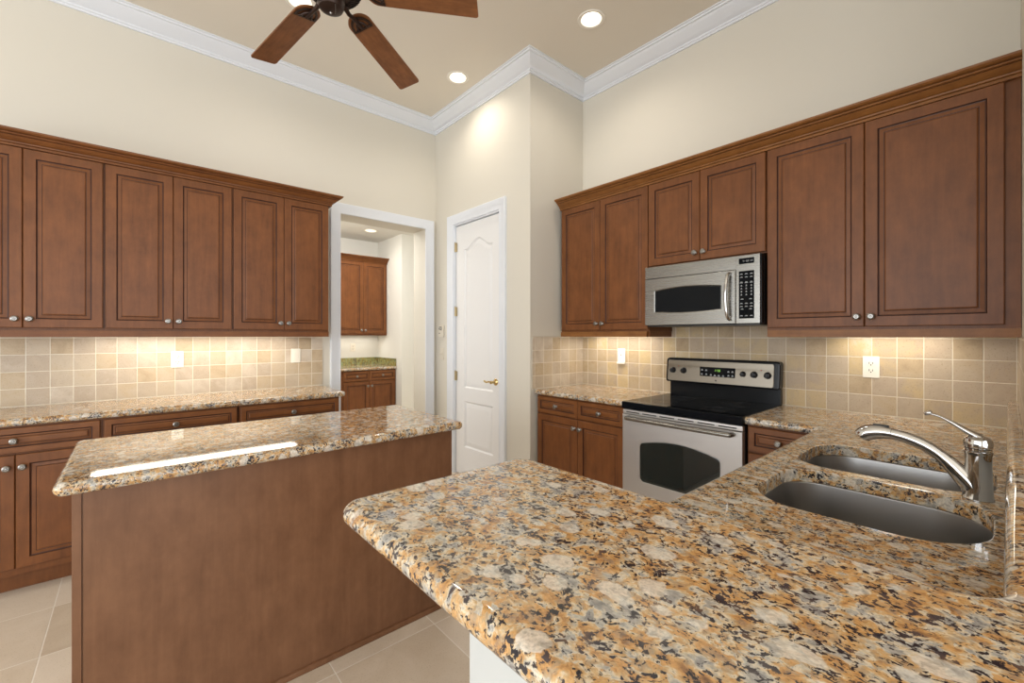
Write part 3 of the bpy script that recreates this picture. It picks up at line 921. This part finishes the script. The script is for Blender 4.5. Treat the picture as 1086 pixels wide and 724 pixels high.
b = MB()
for i, ch in enumerate('4:58'):
    seg7(b, ch, 0.634 + i * 0.0085, 0.356, 0.006, 0.010, -0.0064)
for i, ch in enumerate('00'):
    seg7(b, ch, 0.674 + i * 0.0075, 0.357, 0.005, 0.008, -0.0064)
b.build('digits', GREYP, cpn, world=False, smooth=0)
b = MB().box(0.612, 0.693, -0.0062, -0.0045, 0.034, 0.305, 0.0005)
rows = [(0.288, 3), (0.270, 3), (0.240, 3), (0.222, 3), (0.205, 3), (0.188, 3), (0.170, 3), (0.145, 2), (0.120, 3), (0.103, 3), (0.088, 2), (0.050, 3)]
for zz, n in rows:
    for i in range(n):
        cx = 0.626 + i * 0.0265 if n == 3 else 0.630 + i * 0.045
        big = 0.008 if 0.15 < zz < 0.235 else 0.016
        hh = 0.008 if 0.15 < zz < 0.25 else 0.005
        b.box(cx - big / 2, cx + big / 2, -0.0067, -0.0063, zz - hh / 2, zz - hh / 2 + hh * 0.4, mi=1)
        b.box(cx - big / 3, cx + big / 3, -0.0067, -0.0063, zz + hh * 0.1, zz + hh * 0.5, mi=1)
b.build('keypad', [BLACKG, GREYP], mw, world=False, smooth=0)
MB().box(0.01, W - 0.01, 0.02, 0.37, -0.003, 0.0035).build('underside_grille', BLACKP, mw, world=False, smooth=0)

# ------------------------------------------------------------------ range
rg = thing('range_stove', 'stainless electric range with black glass cooktop and arched oven window', 'stove', (2.40, 1.6535, 0), STOVE)
W = 0.744
MB().box(0.002, W - 0.002, 0.030, 0.605, 0.03, 0.868).build('body', BLACKE, rg, world=False, smooth=0)
for x in (0.05, W - 0.05):
    for y in (0.08, 0.55):
        MB().lathe([(0.018, 0), (0.018, 0.006), (0.010, 0.008), (0.010, 0.030)], (x, y, 0), (0, 0, 1), 14).build('foot', BLACKP, rg, world=False)
ct = MB().box(0.0, W, -0.012, 0.605, 0.872, 0.917, 0.006, seg=3).build('cooktop', BLACKG, rg, world=False)
for cx, cy, r in ((0.19, 0.15, 0.10), (0.56, 0.15, 0.082), (0.19, 0.42, 0.082), (0.56, 0.42, 0.10)):
    b = MB()
    for rr in (r, r * 0.6):
        b.rings([[(cx + q * math.cos(2 * PI * k / 48), cy + q * math.sin(2 * PI * k / 48), z) for k in range(48)] for q, z in ((rr - 0.0015, 0.9171), (rr - 0.0015, 0.9174), (rr + 0.0015, 0.9174), (rr + 0.0015, 0.9171))], False, False)
    b.build('burner_ring', BURNER, ct, world=False, smooth=0)
b = MB()
b.box(0.004, W - 0.004, 0.0, 0.029, 0.838, 0.866, 0.003)
tr = b.build('vent_trim', STEELO, rg, world=False)
b = MB()
for k in range(6):
    x = 0.030 + k * 0.117
    b.box(x, x + 0.095, -0.0012, 0.002, 0.848, 0.8545, 0.001)
b.build('vent_slots', SLOT, tr, world=False)
b = MB()
wx0, wx1, wz0, wz1 = 0.128, 0.628, 0.425, 0.668
wpts = [(wx0, wz0), (wx1, wz0)] + [(wx1 - (wx1 - wx0) * k / 20, wz1 + 0.038 * math.sin(PI * k / 20)) for k in range(21)]
rad = [0.03, 0.03, 0.03] + [0] * 19 + [0.03]
wpts, _ = round_poly(wpts, rad, 5)
plate_with_window(b, 0.004, W - 0.004, 0.235, 0.835, -0.004, 0.033, wpts, 0.004, 0.004)
od = b.build('oven_door', STEELO, rg, world=False, smooth=0)
b = MB()
wi = offset_poly(wpts, 0.0046)
b.rings([[(x, -0.0005, z) for x, z in wi], [(x, -0.0030, z) for x, z in wi], [(x, -0.0034, z) for x, z in offset_poly(wi, 0.002)]])
b.build('oven_window', OVENG, od, world=False, smooth=0)
b = MB()
hp = smoothpath([(0.052, -0.004, 0.818), (0.056, -0.032, 0.818), (0.085, -0.046, 0.818), (0.37, -0.052, 0.818), (0.660, -0.046, 0.818), (0.690, -0.032, 0.818), (0.694, -0.004, 0.818)], 8)
b.tube(hp, 0.0125, 14)
b.build('handle', STEEL, od, world=False, smooth=60)
MB().box(0.004, W - 0.004, -0.002, 0.029, 0.045, 0.229, 0.003).build('drawer', STEELO, rg, world=False)
# backguard
bg = MB()
bgo, _ = round_poly([(0.0, 1.010), (W, 1.010), (W, 1.182), (0.0, 1.182)], [0.016, 0.016, 0.022, 0.022], 5)
lp = []
for ins, y in ((0, 0.604), (0, 0.556), (0.004, 0.551), (0.012, 0.549)):
    lp.append([(x, y - (z - 1.1) * -0.10, z) for x, z in offset_poly(bgo, ins)])
bg.rings(lp)
bg.box(0.022, W - 0.004, 0.570, 0.604, 0.9175, 1.012)
bgb = bg.build('backguard', BLACKE, rg, world=False)
b = MB()
bgi, _ = round_poly([(0.016, 1.020), (W - 0.032, 1.020), (W - 0.032, 1.166), (0.016, 1.166)], 0.014, 5)
lp = []
for ins, y in ((0, 0.5520), (0, 0.5475), (0.002, 0.5460)):
    lp.append([(x, y + (z - 1.1) * 0.10, z) for x, z in offset_poly(bgi, ins)])
b.rings(lp)
cp = b.build('control_fascia', STEELF, bgb, world=False)


def ty(z):
    return 0.5458 + (z - 1.1) * 0.10


fz = 1.095
ft = math.atan(0.10)
for kx in (0.056, 0.136, 0.534, 0.600, 0.678):
    k_ = 0.85 if kx in (0.534,) else 1.0
    b = MB()
    b.lathe([(0.021 * k_, 0.0002), (0.021 * k_, 0.004), (0.018 * k_, 0.007), (0.0165 * k_, 0.020), (0.014 * k_, 0.023), (0.002, 0.024)], (kx, ty(fz), fz), (0, -1, -0.1), 24)
    b.box(kx - 0.0035, kx + 0.0035, ty(fz) - 0.030, ty(fz) - 0.018, fz - 0.017 * k_, fz + 0.013 * k_, 0.0015)
    b.build('knob', BLACKP, bgb, world=False)
b = MB()
b.box(0.254, 0.486, ty(1.095) - 0.0028, ty(1.095) + 0.0035, 1.062, 1.128, 0.001)
DB = b
b = DB
for x, z, s_ in ((0.270, 1.108, 1), (0.298, 1.106, 1), (0.268, 1.079, 1), (0.298, 1.079, 1), (0.330, 1.076, 1), (0.356, 1.074, 1.2), (0.382, 1.074, 1.2), (0.410, 1.074, 1), (0.445, 1.104, 1), (0.470, 1.104, 1), (0.445, 1.078, 1), (0.470, 1.078, 1)):
    b.box(x - 0.007 * s_, x + 0.007 * s_, ty(1.095) - 0.0034, ty(1.095) - 0.0030, z - 0.005, z - 0.001, mi=1)
    b.box(x - 0.004 * s_, x + 0.004 * s_, ty(1.095) - 0.0034, ty(1.095) - 0.0030, z, z + 0.005, mi=1)
dp = b.build('display', [BLACKG, GREYP], bgb, world=False, smooth=0)
b = MB()
for i, ch in enumerate('1:58'):
    seg7(b, ch, 0.352 + i * 0.0105, 1.100, 0.0075, 0.014, ty(1.095) - 0.0030, 0.14)
b.build('digits', GREEN, dp, world=False, smooth=0)
b = MB().lathe([(0.006, 0.0002), (0.006, 0.0014)], (0.364, ty(1.040), 1.040), (0, -1, -0.1), 16)
b.build('badge', SLOT, bgb, world=False)
for x in (0.098, 0.640):
    MB().lathe([(0.0035, 0.0002), (0.0035, 0.0018)], (x, ty(1.125), 1.125), (0, -1, -0.1), 12).build('indicator', RED, bgb, world=False)


# ------------------------------------------------------------------ wall plates
def plate(name, label, loc, rz, kind, cat='outlet', mat=IVORY):
    t = thing(name, label, cat, loc, rz)
    w_, h = 0.072, 0.116
    MB().box(-w_ / 2, w_ / 2, -0.006, -0.0004, -h / 2, h / 2, 0.0025).build('plate', mat, t, world=False)
    if kind == 'outlet':
        for z in (-0.0195, 0.0195):
            b = MB()
            o, _ = round_poly([(-0.017, z - 0.0145), (0.017, z - 0.0145), (0.017, z + 0.0145), (-0.017, z + 0.0145)], 0.009, 4)
            b.rings([[(x, -0.0061, q) for x, q in o], [(x, -0.0078, q) for x, q in o]])
            r = b.build('receptacle', mat, t, world=False)
            b = MB()
            b.box(-0.0085, -0.0055, -0.0084, -0.0079, z - 0.003, z + 0.008)
            b.box(0.0055, 0.0085, -0.0084, -0.0079, z - 0.003, z + 0.007)
            b.lathe([(0.003, 0), (0.003, 0.0005)], (0, -0.0079, z - 0.008), (0, -1, 0), 10)
            b.build('slots', SLOT, r, world=False, smooth=0)
    else:
        s = MB().box(-0.0165, 0.0165, -0.0085, -0.0061, -0.033, 0.033, 0.001).build('rocker', mat, t, world=False)
        if kind == 'toggle':
            MB().box(-0.005, 0.005, -0.019, -0.0086, -0.004, 0.012, 0.0015).build('toggle', mat, s, world=False)
        if kind == 'ledge':
            MB().box(-0.036, 0.036, -0.022, -0.0065, -0.066, -0.052, 0.002).build('ledge', mat, s, world=False)
            MB().box(-0.004, 0.004, -0.010, -0.0086, 0.002, 0.010).build('sensor', SLOT, s, world=False)
    return t


plate('wall_outlet', 'white duplex outlet on left backsplash under the middle wall cabinet', (0.240, 3.9195, 1.171), LEFT, 'outlet')
plate('wall_outlet', 'white rocker plate on left backsplash near the cased opening', (1.024, 3.9195, 1.175), LEFT, 'rocker')
plate('wall_outlet', 'white duplex outlet on the tan backsplash between stove and faucet', (XS - 0.008, 0.490, 1.171), STOVE, 'outlet')
plate('wall_outlet', 'ivory wall plate with small bottom ledge on backsplash left of the stove', (XS - 0.008, 2.085, 1.178), STOVE, 'ledge')
plate('light_switch', 'cream switch plate on the wall between the cased opening and the white door', (XD, 3.803, 1.157), STOVE, 'toggle', 'switch', CREAM)
t = thing('wall_keypad', 'small pale keypad with dark marks on the wall beside the white door', 'keypad', (XD, 3.803, 1.388), STOVE)
MB().box(-0.042, 0.042, -0.020, -0.0004, -0.060, 0.060, 0.004).build('case', CREAM, t, world=False)
for x, z in ((-0.014, 0.040), (-0.020, 0.026), (-0.014, 0.018), (-0.018, -0.022), (0.014, 0.04), (0.018, 0.026), (0.014, 0.014)):
    MB().box(x - 0.006, x + 0.006, -0.023, -0.0202, z - 0.006, z + 0.006, 0.001).build('button', SLOT, t, world=False)

# ------------------------------------------------------------------ butler's pantry beyond the opening
PF = 5.99
upper_cabinet('pantry_wall_cabinet', 'brown two-door wall cabinet seen through the cased opening', (2.00, PF, 0), LEFT, 0.797, 1.345, 2.44,
              [(0.05, 0.44 - G, 'r'), (0.44 + G, 0.785, 'l')], zd=(1.37, 2.375), depth=6.299 - PF)
tag(MB().sweep([(2.00, PF - 0.0005), (2.797, PF - 0.0005)], [(o, h + 2.378) for o, h in cp2], XY, pm=cpm).build('cabinet_crown', [WOODX, GLAZE], smooth=25),
    'brown crown moulding on the pantry cabinet seen through the cased opening', 'moulding')
t = base_cabinet('pantry_base_cabinet', 'brown base cabinet with two drawers seen through the cased opening', (2.03, 5.70, 0), LEFT, 0.767,
                 [(0.03, 0.378 - G), (0.378 + G, 0.745)], [(0.03, 0.378 - G, 'r'), (0.378 + G, 0.745, 'l')], depth=6.298 - 5.70)
ol, fl = round_poly([(1.10, 5.665), (2.797, 5.665), (2.797, 6.298), (1.10, 6.298)], 0, 1, [1, 0, 0, 0])
pc = thing('pantry_countertop', 'pale granite counter with green-gold granite splash seen through the cased opening', 'countertop', (2.4, 5.98, 0.875))
MB().slab(ol, 0.875, 0.914, fl).build('slab', GRANITE, pc)
b = MB(); b.box(1.10, 2.775, 6.277, 6.298, 0.9145, 1.02, 0.002); b.box(2.7755, 2.797, 5.68, 6.298, 0.9145, 1.02, 0.002)
b.build('splash', PGRAN, pc)
plate('wall_outlet', 'white outlet on the pantry wall seen through the cased opening', (2.42, 6.30, 1.17), LEFT, 'outlet')


# ------------------------------------------------------------------ recessed lights
def can(label, x, y, z, watts, grp):
    t = thing('recessed_light', label, 'light', (x, y, z), 0, grp)
    b = MB()
    prof = [(0.094, -0.001), (0.092, -0.005), (0.078, -0.007), (0.070, -0.004), (0.066, 0.012), (0.056, 0.055), (0.052, 0.060), (0.054, 0.062), (0.071, 0.012), (0.0725, -0.0005)]
    L = b.rings([[(x + r * math.cos(2 * PI * k / 36), y + r * math.sin(2 * PI * k / 36), z + h) for k in range(36)] for r, h in prof + [prof[0]]], False, False)
    bmesh.ops.remove_doubles(b.bm, verts=b.bm.verts[:], dist=1e-6)
    b.build('trim_ring', CANW, t)
    MB().lathe([(0.0515, 0.066), (0.0515, 0.052), (0.046, 0.045), (0.030, 0.038), (0.008, 0.035)], (x, y, z), (0, 0, 1), 28).build('lamp', LENS, t)
    l = bpy.data.lights.new('can_spot', 'SPOT')
    l.energy = watts
    l.spot_size = math.radians(158)
    l.spot_blend = 1.0
    l.shadow_soft_size = 0.045
    l.color = (1.0, 0.92, 0.80)
    o = bpy.data.objects.new('can_spot', l)
    COL.objects.link(o)
    o.location = (x, y, z - 0.012)
    return t


cg = 'recessed ceiling lights'
can('lit recessed ceiling light nearest the back corner above the white door', *CANS[0], ZC, CAN_W, cg)
can('lit recessed ceiling light in front of the stove wall', *CANS[1], ZC, CAN_W, cg)
can('lit recessed ceiling light half hidden behind the ceiling fan blade', *CANS[2], ZC, CAN_W, cg)
can('lit recessed light in the pantry ceiling beyond the cased opening', *PCAN, 2.75, 6, None)
area('hall_fill', (4.2, 6.2, 2.70), (0, 0, -1), 1.2, 2.0, 34, (1, 0.99, 0.97))  # general fill panel added under the hall ceiling
area('pantry_fill', (1.7, 4.9, 2.70), (0.2, 0.4, -1), 0.9, 0.9, 36, (1, 0.98, 0.95))  # extra area lamp added to brighten the pantry, belongs to no fixture
area('pantry_under_glow', (2.40, 6.14, 1.335), (0, 0, -1), 0.6, 0.08, 0.9, (1.0, 0.93, 0.8))

# ------------------------------------------------------------------ ceiling fan
CX, CY, ZB = 0.672, 2.008, 2.883
fan = thing('ceiling_fan', 'dark bronze ceiling fan with five walnut blades above the island', 'fan', (CX, CY, ZC))
MB().lathe([(0.072, ZC - 0.0005), (0.072, ZC - 0.02), (0.060, ZC - 0.05), (0.030, ZC - 0.075), (0.018, ZC - 0.08)], (CX, CY, 0), (0, 0, 1), 32).build('canopy', BRONZE, fan)
MB().lathe([(0.0135, ZC - 0.079), (0.0135, 3.055)], (CX, CY, 0), (0, 0, 1), 16).build('downrod', BRONZE, fan)
b = MB()
b.lathe([(0.020, 3.075), (0.034, 3.06), (0.036, 3.03), (0.075, 3.015), (0.115, 2.995), (0.132, 2.965), (0.135, 2.93), (0.128, 2.905), (0.118, 2.898), (0.100, 2.890), (0.070, 2.886), (0.050, 2.886)], (CX, CY, 0), (0, 0, 1), 48)
mh = b.build('motor_housing', BRONZE, fan)
b = MB()
for k in range(48):
    a = 2 * PI * k / 48
    q = MB()
    m = Matrix.Translation((CX, CY, 0)) @ Matrix.Rotation(a, 4, 'Z')
    vs = []
    for r, z0, z1 in ((0.085, 2.886, 2.883), (0.120, 2.899, 2.893), (0.131, 2.910, 2.904)):
        for wv in (-0.0025, 0.0025):
            vs.append(b.bm.verts.new(m @ Vector((r, wv, z0)))); vs.append(b.bm.verts.new(m @ Vector((r, wv, z1))))
    for s_ in (0, 4):
        A = vs[s_:s_ + 8]
        for f in ((0, 1, 5, 4), (2, 6, 7, 3), (1, 3, 7, 5), (0, 4, 6, 2)):
            b.face([A[i] for i in f])
b.build('cooling_ribs', BRONZE, mh, smooth=0)
MB().lathe([(0.048, 2.8855), (0.056, 2.878), (0.058, 2.850), (0.056, 2.826), (0.050, 2.812), (0.036, 2.804), (0.010, 2.800)], (CX, CY, 0), (0, 0, 1), 36).build('switch_housing', BRONZE, fan)
b = MB(); b.lathe([(0.005, 2.7995), (0.006, 2.794), (0.003, 2.789)], (CX, CY, 0), (0, 0, 1), 12)
b.build('finial', NICKEL, fan)
b = MB(); b.tube([(CX + 0.004, CY - 0.045, 2.812), (CX + 0.004, CY - 0.046, 2.79), (CX + 0.004, CY - 0.046, 2.765)], 0.0012, 6)
b.build('pull_chain', NICKEL, fan)
PIT = math.radians(-11.65)
for k in range(5):
    a = math.radians(30.43 + 72 * k)
    bm_ = Matrix.Translation((CX, CY, ZB)) @ Matrix.Rotation(a, 4, 'Z')

    def bp(r, w_, t, cone=-0.117):
        return bm_ @ Vector((r, w_ * math.cos(PIT) - t * math.sin(PIT), cone * (r - 0.2) + w_ * math.sin(PIT) + t * math.cos(PIT)))
    out = []
    for i in range(15):                         # rounded root
        an = PI / 2 + PI * i / 14
        out.append((0.205 + 0.055 * math.cos(an), 0.060 * math.sin(an)))
    tipc, _ = round_poly([(0.66, -0.066), (0.66, 0.066), (0.3, 0.07), (0.3, -0.07)], [0.014, 0.014, 0, 0], 5)
    out += tipc[:12]
    b = MB()
    b.rings([[bp(r, w_, -0.0035) for r, w_ in out], [bp(r, w_, 0.0035) for r, w_ in out]])
    b.bm.transform(bm_.inverted() @ Matrix.Identity(4)) if False else None
    bl = b.build('blade', FANW, fan, smooth=30)
    # own axes for the grain: move the mesh into blade space and turn the object
    loc = WM[fan].inverted() @ bm_
    bl.data.transform(loc.inverted())
    bl.location = loc.to_translation(); bl.rotation_euler = (0, 0, a)
    WM[bl] = bm_
    b = MB()
    b.tube([bm_ @ Vector((0.085, 0, 0.004)), bm_ @ Vector((0.12, 0, -0.012)), bp(0.165, 0, -0.014), bp(0.215, 0, -0.012)], [0.012, 0.010, 0.009, 0.008], 10)
    orim = [(0.222 + 0.062 * math.cos(q), 0.053 * math.sin(q)) for q in [PI / 2 + PI * i / 16 for i in range(17)]]
    irim = [(0.222 + 0.050 * math.cos(q), 0.042 * math.sin(q)) for q in [PI / 2 + PI * i / 16 for i in range(17)]]
    loop = orim + [(0.232, -0.053), (0.232, 0.053)]
    iloop = irim + [(0.222, -0.030), (0.222, 0.030)]
    b.rings([[bp(r, w_, -0.0037) for r, w_ in loop], [bp(r, w_, -0.0085) for r, w_ in loop], [bp(r, w_, -0.0085) for r, w_ in iloop], [bp(r, w_, -0.0037) for r, w_ in iloop]], False, False)
    for s_ in (-1, 1):
        b.tube([bp(0.180, 0.0, -0.009), bp(0.198, s_ * 0.018, -0.009), bp(0.226, s_ * 0.028, -0.009)], 0.0055, 8)
        b.lathe([(0.007, 0), (0.006, 0.004), (0.002, 0.006)], bp(0.222, s_ * 0.030, -0.0085), bp(0, 0, -1) - bp(0, 0, 0), 10)
    b.lathe([(0.009, 0), (0.007, 0.004), (0.002, 0.006)], bp(0.205, 0, -0.0115), bp(0, 0, -1) - bp(0, 0, 0), 10)
    b.build('blade_bracket', BRONZE, bl, smooth=40)
